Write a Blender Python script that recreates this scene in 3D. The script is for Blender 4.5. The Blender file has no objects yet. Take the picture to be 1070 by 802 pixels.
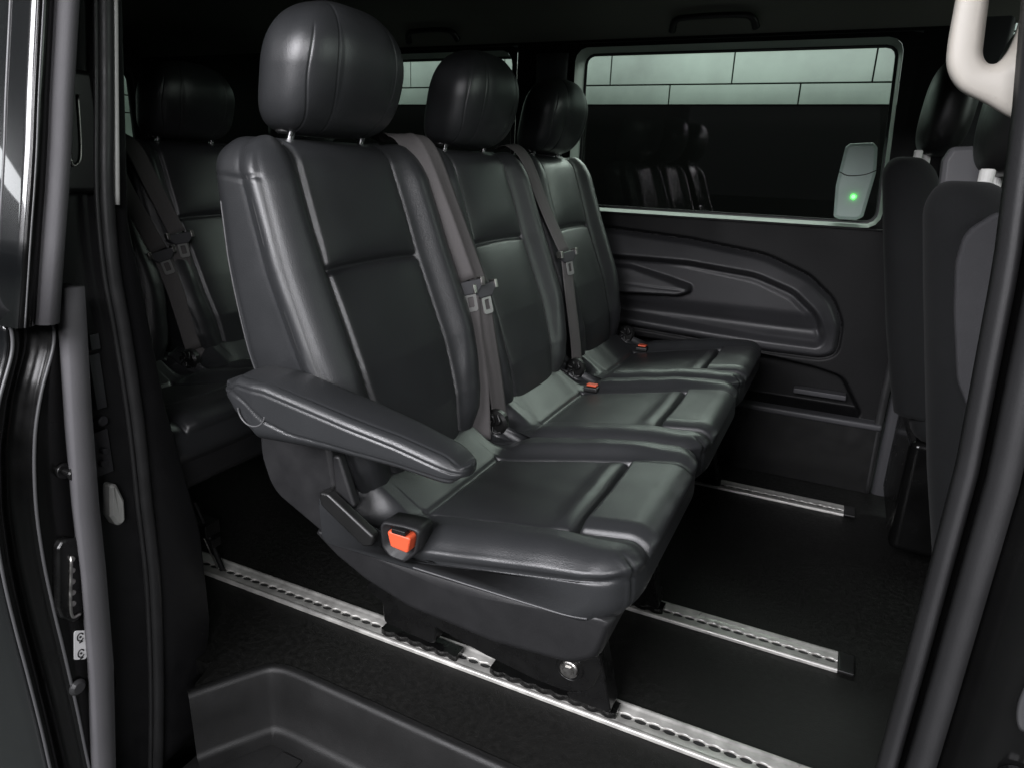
import bpy, math, random
import numpy as np
from mathutils import Vector, Matrix
random.seed(4)
sc = bpy.context.scene
COL = sc.collection

# ------------------------------------------------------------------ materials
def mat(name, col, rough=.5, metal=0., spec=.5, coat=0., coat_rough=.05, emis=None, estr=0., noise=None, bump=None, grain=None, sheen=0.):
    m = bpy.data.materials.new(name); m.use_nodes = True
    nt = m.node_tree; b = nt.nodes['Principled BSDF']
    b.inputs['Base Color'].default_value = (*col, 1)
    b.inputs['Roughness'].default_value = rough
    b.inputs['Metallic'].default_value = metal
    b.inputs['Specular IOR Level'].default_value = spec
    b.inputs['Coat Weight'].default_value = coat
    b.inputs['Coat Roughness'].default_value = coat_rough
    b.inputs['Sheen Weight'].default_value = sheen
    if emis:
        b.inputs['Emission Color'].default_value = (*emis, 1); b.inputs['Emission Strength'].default_value = estr
    tc = nt.nodes.new('ShaderNodeTexCoord')
    if noise:                                   # (scale, colour spread, roughness spread)
        n = nt.nodes.new('ShaderNodeTexNoise'); n.inputs['Scale'].default_value = noise[0]; n.inputs['Detail'].default_value = 6
        nt.links.new(tc.outputs['Object'], n.inputs['Vector'])
        mr = nt.nodes.new('ShaderNodeMapRange'); mr.inputs['To Min'].default_value = 1-noise[1]; mr.inputs['To Max'].default_value = 1+noise[1]
        nt.links.new(n.outputs['Fac'], mr.inputs['Value'])
        mx = nt.nodes.new('ShaderNodeVectorMath'); mx.operation = 'SCALE'; mx.inputs[0].default_value = col
        nt.links.new(mr.outputs[0], mx.inputs['Scale']); nt.links.new(mx.outputs[0], b.inputs['Base Color'])
        m2 = nt.nodes.new('ShaderNodeMapRange'); m2.inputs['From Min'].default_value = .3; m2.inputs['From Max'].default_value = .7
        m2.inputs['To Min'].default_value = max(.02, rough-noise[2]); m2.inputs['To Max'].default_value = min(1, rough+noise[2])
        nt.links.new(n.outputs['Fac'], m2.inputs['Value']); nt.links.new(m2.outputs[0], b.inputs['Roughness'])
    if bump or grain:
        bp_ = nt.nodes.new('ShaderNodeBump'); bp_.inputs['Distance'].default_value = .001
        if grain:                               # leather / moulded plastic cells
            v = nt.nodes.new('ShaderNodeTexVoronoi'); v.inputs['Scale'].default_value = grain[0]; v.feature = 'F1'
            nt.links.new(tc.outputs['Object'], v.inputs['Vector']); out = v.outputs['Distance']; bp_.inputs['Strength'].default_value = grain[1]
            n2 = nt.nodes.new('ShaderNodeTexNoise'); n2.inputs['Scale'].default_value = grain[0]*.06; n2.inputs['Detail'].default_value = 3
            nt.links.new(tc.outputs['Object'], n2.inputs['Vector'])
            ad = nt.nodes.new('ShaderNodeMath'); ad.operation = 'MULTIPLY_ADD'; ad.inputs[1].default_value = grain[2]
            nt.links.new(n2.outputs['Fac'], ad.inputs[0]); nt.links.new(out, ad.inputs[2]); out = ad.outputs[0]
        else:
            n3 = nt.nodes.new('ShaderNodeTexNoise'); n3.inputs['Scale'].default_value = bump[0]; n3.inputs['Detail'].default_value = 4
            nt.links.new(tc.outputs['Object'], n3.inputs['Vector']); out = n3.outputs['Fac']; bp_.inputs['Strength'].default_value = bump[1]
        nt.links.new(out, bp_.inputs['Height']); nt.links.new(bp_.outputs['Normal'], b.inputs['Normal'])
    return m

M = {}
M['leather'] = mat('black_leather', (.025, .0262, .028), .37, spec=.7, noise=(14, .08, .03), grain=(800, .18, .0))
M['thread_glint'] = mat('piping_and_glint', (.085, .085, .088), .4, spec=.6)  # pale seat piping; also coloured-in edge highlights on the black door
M['latch'] = mat('latch_steel', (.42, .42, .41), .3, metal=.5)
M['shell'] = mat('seat_shell_plastic', (.013, .013, .014), .5, noise=(30, .15, .06), grain=(900, .15, 1.))
M['black'] = mat('black_plastic', (.010, .010, .010), .38, noise=(25, .2, .06))
M['tray'] = mat('step_plastic', (.012, .012, .012), .5, noise=(14, .2, .08), grain=(700, .25, 1.))
M['trim'] = mat('wall_trim_plastic', (.0055, .0055, .006), .5, spec=.28, noise=(9, .12, .05), grain=(800, .18, 1.))
M['inlay'] = mat('wall_inlay_plastic', (.036, .036, .039), .42, noise=(9, .10, .05), grain=(800, .18, 1.))
M['sealgrey'] = mat('grey_seal', (.018, .018, .019), .6, noise=(20, .12, .05), bump=(500, .2))
M['trimgrey'] = mat('grey_trim_plastic', (.06, .06, .065), .5, noise=(12, .1, .05), grain=(800, .12, 1.))
M['steel'] = mat('black_steel', (.005, .005, .005), .3, metal=.0, spec=.5, noise=(40, .4, .1))
M['bolt'] = mat('zinc_bolt', (.45, .44, .42), .35, metal=1., noise=(120, .2, .1))
M['chrome'] = mat('chrome', (.75, .75, .76), .12, metal=1.)
M['alu'] = mat('rail_aluminium', (.62, .61, .58), .42, metal=.45, noise=(35, .5, .16), bump=(300, .15))
M['slot'] = mat('rail_slot', (.012, .012, .012), .5)
M['floor'] = mat('floor_vinyl', (.0085, .0085, .0078), .55, spec=.35, noise=(90, .8, .10), bump=(500, 1.0))
M['headliner'] = mat('headliner_cloth', (.20, .20, .18), .95, spec=.1, bump=(700, .4), noise=(5, .15, .03))
M['rubber'] = mat('rubber_seal', (.032, .032, .033), .42, noise=(30, .2, .08), bump=(350, .2))
M['flock'] = mat('flocked_seal', (.078, .076, .081), .7, noise=(20, .1, .05), bump=(500, .25))
M['paint'] = mat('black_car_paint', (.004, .0045, .005), .25, spec=.5, coat=1., coat_rough=.03)
M['satin'] = mat('satin_black_paint', (.004, .004, .004), .22, spec=.35, noise=(20, .2, .08))
M['webbing'] = mat('belt_webbing', (.108, .101, .101), .75, spec=.3, noise=(200, .12, .05), bump=(900, .5))
M['orange'] = mat('buckle_button', (.75, .11, .045), .4)
M['cream'] = mat('cream_plastic', (.40, .375, .335), .5, noise=(12, .05, .05), bump=(500, .08))
M['fabric'] = mat('grey_seat_cloth', (.010, .0105, .011), .9, spec=.15, noise=(60, .15, .03), bump=(900, .6), sheen=.03)
M['fabriclight'] = mat('pale_seat_cloth', (.045, .045, .048), .9, spec=.2, noise=(60, .1, .03), bump=(900, .6))
M['fabriclight2'] = mat('pale_grey_plastic', (.11, .11, .115), .55, noise=(40, .1, .05))
M['frame'] = mat('window_frame', (.42, .46, .43), .5, noise=(10, .08, .05))
M['panel'] = mat('pale_wall_panel', (.36, .44, .395), .5, noise=(2.2, .9, .06), bump=(8, .08))
M['wallblack'] = mat('black_wall', (.0025, .0025, .0025), .7, spec=.15, noise=(3, .3, .05))
M['ground'] = mat('garage_floor', (.05, .055, .052), .5, noise=(4, .2, .1), bump=(60, .2))
M['device'] = mat('device_plastic', (.60, .74, .68), .45, noise=(30, .05, .05))
M['led'] = mat('green_lamp', (.05, .5, .05), .4, emis=(.05, 1., .06), estr=9.)
M['white'] = mat('white_sticker', (.75, .75, .75), .5)
M['lens'] = mat('clear_lens', (.05, .05, .052), .08, spec=.6, coat=1.)
M['whiteplastic'] = mat('white_plastic', (.5, .5, .48), .4, noise=(40, .2, .1))
g = bpy.data.materials.new('tinted_glass'); g.use_nodes = True; nt = g.node_tree; nt.nodes.clear()
o_ = nt.nodes.new('ShaderNodeOutputMaterial'); mx = nt.nodes.new('ShaderNodeMixShader'); tr = nt.nodes.new('ShaderNodeBsdfTransparent'); gl = nt.nodes.new('ShaderNodeBsdfGlossy'); fr = nt.nodes.new('ShaderNodeFresnel')
fr.inputs['IOR'].default_value = 1.5; gl.inputs['Roughness'].default_value = .0; gl.inputs['Color'].default_value = (.9, .9, .9, 1); tr.inputs['Color'].default_value = (.80, .84, .80, 1)
nt.links.new(fr.outputs[0], mx.inputs[0]); nt.links.new(tr.outputs[0], mx.inputs[1]); nt.links.new(gl.outputs[0], mx.inputs[2]); nt.links.new(mx.outputs[0], o_.inputs['Surface'])
M['glass'] = g

# ------------------------------------------------------------------ mesh helpers
def sm(a, b, x):
    t = np.clip((np.asarray(x, float)-a)/(b-a), 0, 1); return t*t*(3-2*t)

class MB:
    """collects shapes and links them as ONE mesh object"""
    def __init__(s): s.v = []; s.f = []; s.flat = []
    def add(s, verts, faces, smooth=True):
        o = len(s.v); s.v += [tuple(map(float, p)) for p in verts]
        for f in faces: s.f.append(tuple(i+o for i in f)); s.flat.append(not smooth)
        return s
    def box(s, x0, x1, y0, y1, z0, z1):
        v = [(x, y, z) for x in (x0, x1) for y in (y0, y1) for z in (z0, z1)]
        return s.add(v, [(0, 1, 3, 2), (4, 6, 7, 5), (0, 4, 5, 1), (2, 3, 7, 6), (0, 2, 6, 4), (1, 5, 7, 3)], False)
    def loops(s, P, cap=True, closed=True, smooth=True):
        P = np.asarray(P); n, m, _ = P.shape
        f = []
        for i in range(n-1):
            for j in range(m if closed else m-1):
                k = (j+1) % m
                f.append((i*m+j, i*m+k, (i+1)*m+k, (i+1)*m+j))
        v = [tuple(p) for p in P.reshape(-1, 3)]
        if cap and closed:
            c0 = len(v); v.append(tuple(P[0].mean(0))); c1 = len(v); v.append(tuple(P[-1].mean(0)))
            for j in range(m):
                k = (j+1) % m
                f.append((c0, k, j)); f.append((c1, (n-1)*m+j, (n-1)*m+k))
        return s.add(v, f, smooth)
    def prism(s, poly, axis, a, b, bevel=0.0):
        """polygon of 2-D points swept along an axis from a to b; xz points for axis y, yz for x, xy for z"""
        def p3(q, t):
            return {'y': (q[0], t, q[1]), 'x': (t, q[0], q[1]), 'z': (q[0], q[1], t)}[axis]
        n = len(poly)
        if bevel:
            ins = offset(poly, bevel)
            rows = [[p3(q, a) for q in ins], [p3(q, a+(bevel if b > a else -bevel)) for q in poly], [p3(q, b-(bevel if b > a else -bevel)) for q in poly], [p3(q, b) for q in ins]]
        else: rows = [[p3(q, a) for q in poly], [p3(q, b) for q in poly]]
        v = [p for r in rows for p in r]; f = []
        for i in range(len(rows)-1):
            for j in range(n): k = (j+1) % n; f.append((i*n+j, i*n+k, (i+1)*n+k, (i+1)*n+j))
        f.append(tuple(range(n-1, -1, -1))); f.append(tuple(range((len(rows)-1)*n, len(rows)*n)))
        return s.add(v, f, False)
    def tube(s, pts, r, seg=10, closed=False, smooth_path=True, flat=1.0, up=(0, 0, 1)):
        pts = catmull(pts, 8, closed) if smooth_path and len(pts) > 2 else [np.array(p, float) for p in pts]
        tot = pts[-1]-pts[0]; tot = tot/(np.linalg.norm(tot)+1e-9)
        if not closed and abs(tot@np.array(up, float)) > .75: up = (1, 0, 0) if abs(tot[0]) < .75 else (0, 1, 0)
        n = len(pts); rr = r if hasattr(r, '__len__') else [r]*n
        if len(rr) != n: rr = np.interp(np.linspace(0, 1, n), np.linspace(0, 1, len(rr)), rr)
        rows = []; upv = np.array(up, float)
        for i in range(n):
            t = pts[(i+1) % n if closed else min(i+1, n-1)]-pts[(i-1) % n if closed else max(i-1, 0)]
            t = t/(np.linalg.norm(t)+1e-12)
            a = np.cross(upv, t)
            if np.linalg.norm(a) < .05: a = np.cross((1, 0, 0.01), t)
            a /= np.linalg.norm(a); b = np.cross(t, a)
            rows.append([pts[i]+rr[i]*(math.cos(q)*a+flat*math.sin(q)*b) for q in np.linspace(0, 2*math.pi, seg, endpoint=False)])
        if closed: rows.append(rows[0])
        return s.loops(rows, cap=not closed)
    def cyl(s, c, axis, r, h, seg=24, bev=0.):
        ax = {'x': 0, 'y': 1, 'z': 2}[axis]; o = [k for k in range(3) if k != ax]; rows = []
        for d, q in ([(0, r-bev), (bev, r), (h-bev, r), (h, r-bev)] if bev else [(0, r), (h, r)]):
            row = []
            for t in np.linspace(0, 2*math.pi, seg, endpoint=False):
                p = [0, 0, 0]; p[ax] = c[ax]+d; p[o[0]] = c[o[0]]+q*math.cos(t); p[o[1]] = c[o[1]]+q*math.sin(t); row.append(p)
            rows.append(row)
        return s.loops(rows, smooth=False)
    def build(s, name, m, parent=None, bevel=0., seg=2, autosmooth=None):
        me = bpy.data.meshes.new(name); me.from_pydata(s.v, [], s.f); me.update()
        import bmesh
        bm = bmesh.new(); bm.from_mesh(me); bmesh.ops.recalc_face_normals(bm, faces=bm.faces)
        if bevel:
            ed = [e for e in bm.edges if len(e.link_faces) == 2 and e.calc_face_angle(0) > .5]
            bmesh.ops.bevel(bm, geom=ed, offset=bevel, segments=seg, profile=.5, affect='EDGES', clamp_overlap=True)
            for f in bm.faces: f.smooth = True
        bm.to_mesh(me); bm.free()
        if not bevel:
            for p, fl in zip(me.polygons, s.flat): p.use_smooth = not fl
        else:
            for p in me.polygons: p.use_smooth = True
        me.materials.append(m if not isinstance(m, str) else M[m])
        o = bpy.data.objects.new(name, me); COL.objects.link(o)
        if bevel:
            wn = o.modifiers.new('weighted_normals', 'WEIGHTED_NORMAL'); wn.keep_sharp = True
        if parent: o.parent = parent; o.matrix_parent_inverse = Matrix.Translation(parent.matrix_basis.translation).inverted() if parent.parent is None else world_of(parent).inverted()
        return o
def world_of(o):
    m = o.matrix_basis.copy()
    while o.parent:
        m = o.parent.matrix_basis @ o.matrix_parent_inverse @ m if o.parent.parent is None else world_of(o.parent) @ o.matrix_parent_inverse @ m
        break
    return m
def offset(poly, d):
    P = np.array(poly, float); n = len(P)
    A = .5*sum(P[i][0]*P[(i+1) % n][1]-P[(i+1) % n][0]*P[i][1] for i in range(n)); sg = 1 if A > 0 else -1
    out = []
    for i in range(n):
        a = P[i]-P[i-1]; b = P[(i+1) % n]-P[i]; a = a/(np.linalg.norm(a)+1e-9); b = b/(np.linalg.norm(b)+1e-9)
        na = sg*np.array([-a[1], a[0]]); nb = sg*np.array([-b[1], b[0]]); m = na+nb; m = m/(np.linalg.norm(m)+1e-9)
        out.append(tuple(P[i]+m*d/max(.5, m@na)))
    return out
def catmull(pts, k=8, closed=False):
    P = [np.array(p, float) for p in pts]; n = len(P); out = []
    for i in range(n if closed else n-1):
        p0 = P[(i-1) % n] if closed or i > 0 else 2*P[0]-P[1]; p1 = P[i]; p2 = P[(i+1) % n]
        p3 = P[(i+2) % n] if closed or i+2 < n else 2*P[-1]-P[-2]
        for t in np.linspace(0, 1, k, endpoint=False):
            out.append(.5*((2*p1)+(-p0+p2)*t+(2*p0-5*p1+4*p2-p3)*t*t+(-p0+3*p1-3*p2+p3)*t**3))
    if not closed: out.append(P[-1])
    return out
def round_poly(pts, radii, seg=10):
    P = [np.array(p, float) for p in pts]; n = len(P); out = []
    for i in range(n):
        r = radii[i] if hasattr(radii, '__len__') else radii
        a = P[i-1]-P[i]; b = P[(i+1) % n]-P[i]; la = np.linalg.norm(a); lb = np.linalg.norm(b); a /= la; b /= lb
        ang = math.acos(max(-1, min(1, a@b)))
        if r <= 0 or ang > 3.1: out.append(P[i]); continue
        d = min(r/math.tan(ang/2), la*.49, lb*.49); r2 = d*math.tan(ang/2)
        c = P[i]+(a+b)/np.linalg.norm(a+b)*(r2/math.sin(ang/2))
        s0 = P[i]+a*d-c; s1 = P[i]+b*d-c; tot = math.pi-ang
        for t in np.linspace(0, 1, seg):
            q = (math.sin((1-t)*tot)*s0+math.sin(t*tot)*s1)/math.sin(tot) if tot > 1e-3 else s0
            out.append(c+q)
    return np.array(out)
def resample(poly, m):
    P = np.vstack([poly, poly[:1]]); L = np.r_[0, np.cumsum(np.linalg.norm(np.diff(P, axis=0), axis=1))]
    t = np.linspace(0, L[-1], m, endpoint=False)
    return np.stack([np.interp(t, L, P[:, k]) for k in range(P.shape[1])], 1)
def displace(P, fn):
    """move a lofted grid of closed loops along its own normals by fn(P, N)"""
    P = np.array(P, float)
    dj = np.roll(P, -1, 1)-np.roll(P, 1, 1); di = np.gradient(P, axis=0)
    N = np.cross(di, dj); N /= np.linalg.norm(N, axis=2, keepdims=True)+1e-12
    out = P-P.mean(axis=(0, 1), keepdims=True)
    if (N*out).sum() < 0: N = -N
    return P+N*fn(P, N)[..., None]

# ------------------------------------------------------------------ scene bookkeeping
def tag(o, label, cat, group=None, kind=None):
    o['label'] = label; o['category'] = cat
    if group: o['group'] = group
    if kind: o['kind'] = kind
    return o
def thing(name, label, cat, loc, group=None):
    o = bpy.data.objects.new(name, None); COL.objects.link(o); o.location = loc; o.empty_display_size = .05
    return tag(o, label, cat, group)
def structure(o): o['kind'] = 'structure'; return o
def copy_tree(o, parent=None, skip=()):
    c = o.copy(); COL.objects.link(c)
    if parent: c.parent = parent; c.matrix_parent_inverse = o.matrix_parent_inverse.copy()
    for ch in list(o.children):
        if ch.name.split('.')[0] in skip: continue
        copy_tree(ch, c, skip)
    return c

# ================================================================== BENCH
SP = .45
def f_front(z): return np.interp(z, [.34, .42, .50, .60, .746, .909, .96], [.487, .488, .476, .444, .386, .332, .316])
def f_back(z): return np.interp(z, [.34, .45, .60, .76, .88, .96], [.335, .325, .288, .255, .238, .236])

def backrest_mesh(yc):
    z0, z1, M_ = .372, .929, 440
    zs = list(np.arange(z0+.03, z1-.05, .0030)); zs = [z0+.03*(1-math.cos(a)) for a in np.linspace(.0, 1.5, 8)]+zs+[z1-.05*(1-math.sin(a)) for a in np.linspace(.03, 1.56, 22)]
    rows = []
    for z in zs:
        w = .163+.045*float(sm(.42, .64, z))-.012*float(sm(.7, .95, z))
        xf, xb = float(f_front(z)), float(f_back(z))
        rw, rt = .052, .034
        if z > z1-rw: w -= rw*.9-math.sqrt(max(0, rw**2-(z-(z1-rw))**2))*.9
        d = 0
        if z > z1-rt: d = rt-math.sqrt(max(0, rt**2-(z-(z1-rt))**2))
        if z < z0+.03: d = .03-math.sqrt(max(0, .03**2-(z0+.03-z)**2)); w -= d*.6
        d = min(d, .036)
        poly = round_poly([(xb+d, w), (xf-d*1.1, w), (xf-d*1.1, -w), (xb+d, -w)], [.035, .045, .045, .035], 14)
        lp = resample(poly, M_); rows.append([(x, y, z) for x, y in lp])
    zf = np.vectorize(lambda z: float(f_front(z)))
    def disp(P, N):
        x, y, z = P[..., 0], P[..., 1], P[..., 2]; ay = np.abs(y); nx = N[..., 0]; ny = np.abs(N[..., 1])
        wf = sm(.15, .6, nx)
        hw = .121-.016*sm(.60, .42, z)-.005*sm(.8, .93, z)+.002*np.sin(z*30)*0
        zl = 1-.55*sm(.86, .945, z)
        bol = .030*sm(hw+.002, hw+.05, ay)*sm(.385, .47, z)*zl
        up = .012*np.clip(1-(ay/hw)**4, 0, 1)*np.clip(1-((z-.838)/.092)**4, 0, 1)*(z > .746)
        lo = .009*np.clip(1-(ay/hw)**4, 0, 1)*np.clip(1-((z-.57)/.176)**6, 0, 1)*(z <= .746)
        seam = -.006*np.exp(-((ay-hw)/.0040)**2)*sm(.94, .93, z)*sm(.38, .40, z)
        hz = -.008*np.exp(-((z-.744-.004*np.cos(y*12))/.0042)**2)*(ay < hw)
        d = wf*(bol+up+lo+seam+hz)
        # soft wrinkles along the bolsters
        d += wf*.0005*np.sin(z*95+2.2*np.sin(y*21+yc*9))*sm(hw, hw+.03, ay)*sm(.70, .5, z)
        # piped seam between bolster and side panel
        xs = zf(z)-.014
        sd = sm(.45, .75, ny)*(x > .25)
        d += sd*(-.0014*np.exp(-((x-xs)/.0014)**2))*sm(.37, .42, z)
        d += sd*(-.0025*np.exp(-((z-.872+.10*(x-.3))/.0024)**2))*(x < xs)
        # back edge piping
        xb2 = np.interp(z, [.34, .45, .60, .76, .88, .96], [.335, .325, .288, .255, .238, .236])+.030
        d += sm(.5, .8, ny)*sm(.80, .68, z)*(.0022*np.exp(-((x-xb2+.012)/.0024)**2)-.002*np.exp(-((x-xb2+.006)/.0024)**2))
        return d
    P = displace(rows, disp); P[..., 1] += yc
    return P

def cushion_mesh(yc):
    n, M_, hwid = 210, 400, .2235
    R_ = .032
    a = np.linspace(0, math.pi/2, 16)[1:]
    ys = [-hwid+R_*(1-math.cos(t)) for t in a]+list(np.linspace(-hwid+R_, hwid-R_, n))[1:-1]+[hwid-R_*(1-math.cos(t)) for t in a[::-1]]
    rows = []
    base = [(.425, .455), (.485, .432), (.560, .386), (.80, .430), (.908, .445), (.912, .378), (.880, .350), (.43, .350)]
    for y in ys:
        e = max(0, abs(y)-(hwid-R_)); d = R_-math.sqrt(max(0, R_**2-e*e))
        cx, cz = .67, .40
        poly = []
        for x, z in base:
            k = np.interp(x, [.43, .56, .93], [.55, .8, 1.0])
            ee = max(0, abs(y)-(hwid-.085)); dx = .55*(.085-math.sqrt(max(0, .085**2-ee*ee))) if x > .85 else 0
            poly.append((x-d*np.sign(x-cx)*.35-dx, z-d*(1.0 if z > .38 else -.5)*k))
        rp = round_poly(poly, [.02, .05, .05, .2, .055, .035, .02, .015], 14)
        lp = resample(rp, M_); rows.append([(x, y, z) for x, z in lp])
    def disp(P, N):
        x, y, z = P[..., 0], P[..., 1], P[..., 2]; ay = np.abs(y); nz = N[..., 2]; ny = np.abs(N[..., 1]); nx = N[..., 0]
        wt = sm(.25, .65, nz); wfr = sm(.2, .6, nx)*sm(.9, .6, nz)
        hw = .122+.012*sm(.55, .80, x)
        bol = .021*sm(hw+.002, hw+.04, ay)*sm(.53, .61, x)*(1-.45*sm(.76, .90, x))
        bol -= .040*sm(.145, .19, ay)*sm(.565, .50, x)
        bol *= 1-.45*sm(.185, .224, ay)
        g0 = .800+.006*np.cos(y*9)
        front = .013*sm(g0, g0+.012, x)*sm(hw+.014, hw-.03, ay)
        lip = .007*np.exp(-((x-g0+.022)/.018)**2)*np.clip(1-(ay/hw)**6, 0, 1)
        puff = .004*np.clip(1-(ay/hw)**4, 0, 1)*np.clip(1-((x-.68)/.12)**4, 0, 1)
        seam = -.006*np.exp(-((ay-hw)/.0036)**2)*sm(.545, .565, x)*sm(.925, .90, x)
        rear = -.006*np.exp(-((x-.560)/.005)**2)*(ay < hw)
        grv = -.015*np.exp(-((x-g0)/.0055)**2)*sm(hw+.004, hw-.006, ay)
        d = wt*(bol+front+lip+puff+seam+rear+grv)
        d += wt*.0005*np.sin(x*80+3*np.sin(y*17+yc*5)+y*30)*sm(hw-.02, hw+.03, ay)*sm(.93, .8, x)
        d += wt*.0005*np.sin(x*38+y*45+2*np.sin(y*23+yc*7))*(ay < hw)
        # stitched side seams
        zt = np.interp(x, [.55, .93], [.368, .432])
        sd = sm(.4, .75, ny)+wfr*0
        d += sd*(-.0030*np.exp(-((z-zt)/.0026)**2)+.0022*np.exp(-((z-zt-.0055)/.003)**2))*(x > .5)
        # corner seam wrapping over the front edge, at the outer bolster
        d += sm(.2, .6, nx)*(-.003*np.exp(-((ay-.188)/.003)**2)+.002*np.exp(-((ay-.194)/.003)**2))
        return d
    P = displace(rows, disp); P[..., 1] += yc
    return P

def headrest_mesh(yc):
    z0, z1, M_ = .934, 1.124, 460
    rows = []
    ts = .5-.5*np.cos(np.linspace(.02, math.pi-.02, 110))
    for t in ts:
        z = z0+(z1-z0)*t
        u = 2*t-1
        s = (1-abs(u)**(2.6 if u > 0 else 4.6))**(1/(2.6 if u > 0 else 4.6))
        sx = (1-abs(u)**(2.2 if u > 0 else 3.0))**(1/(2.4 if u > 0 else 3.0))
        w = .129*s*(1-.10*max(0, u)**1.5)*(1-.03*max(0, -u)); xc = .318+.018*u-.012*u*u; hx = .064*sx
        p = []
        for a in np.linspace(0, 2*math.pi, M_, endpoint=False):
            c, q = math.cos(a), math.sin(a)
            e = 2/3.3
            p.append((xc+hx*math.copysign(abs(c)**e, c), w*math.copysign(abs(q)**e, q), z))
        rows.append(p)
    def disp(P, N):
        x, y, z = P[..., 0], P[..., 1], P[..., 2]; ay = np.abs(y); nx = N[..., 0]; ny = np.abs(N[..., 1])
        s1 = .071-.02*((z-1.03)/.095)**2
        d = sm(-.1, .25, nx)*(-.0017*np.exp(-((ay-s1)/.0011)**2))
        s2 = .115-.03*((z-1.02)/.09)**2
        d += sm(.05, .3, nx)*(-.0014*np.exp(-((ay-s2)/.0011)**2))*sm(1.085, 1.07, z)
        d += .003*sm(.3, .8, nx)*np.clip(1-(ay/.06)**4, 0, 1)
        return d
    P = displace(rows, disp); P[..., 1] += yc
    return P

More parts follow.
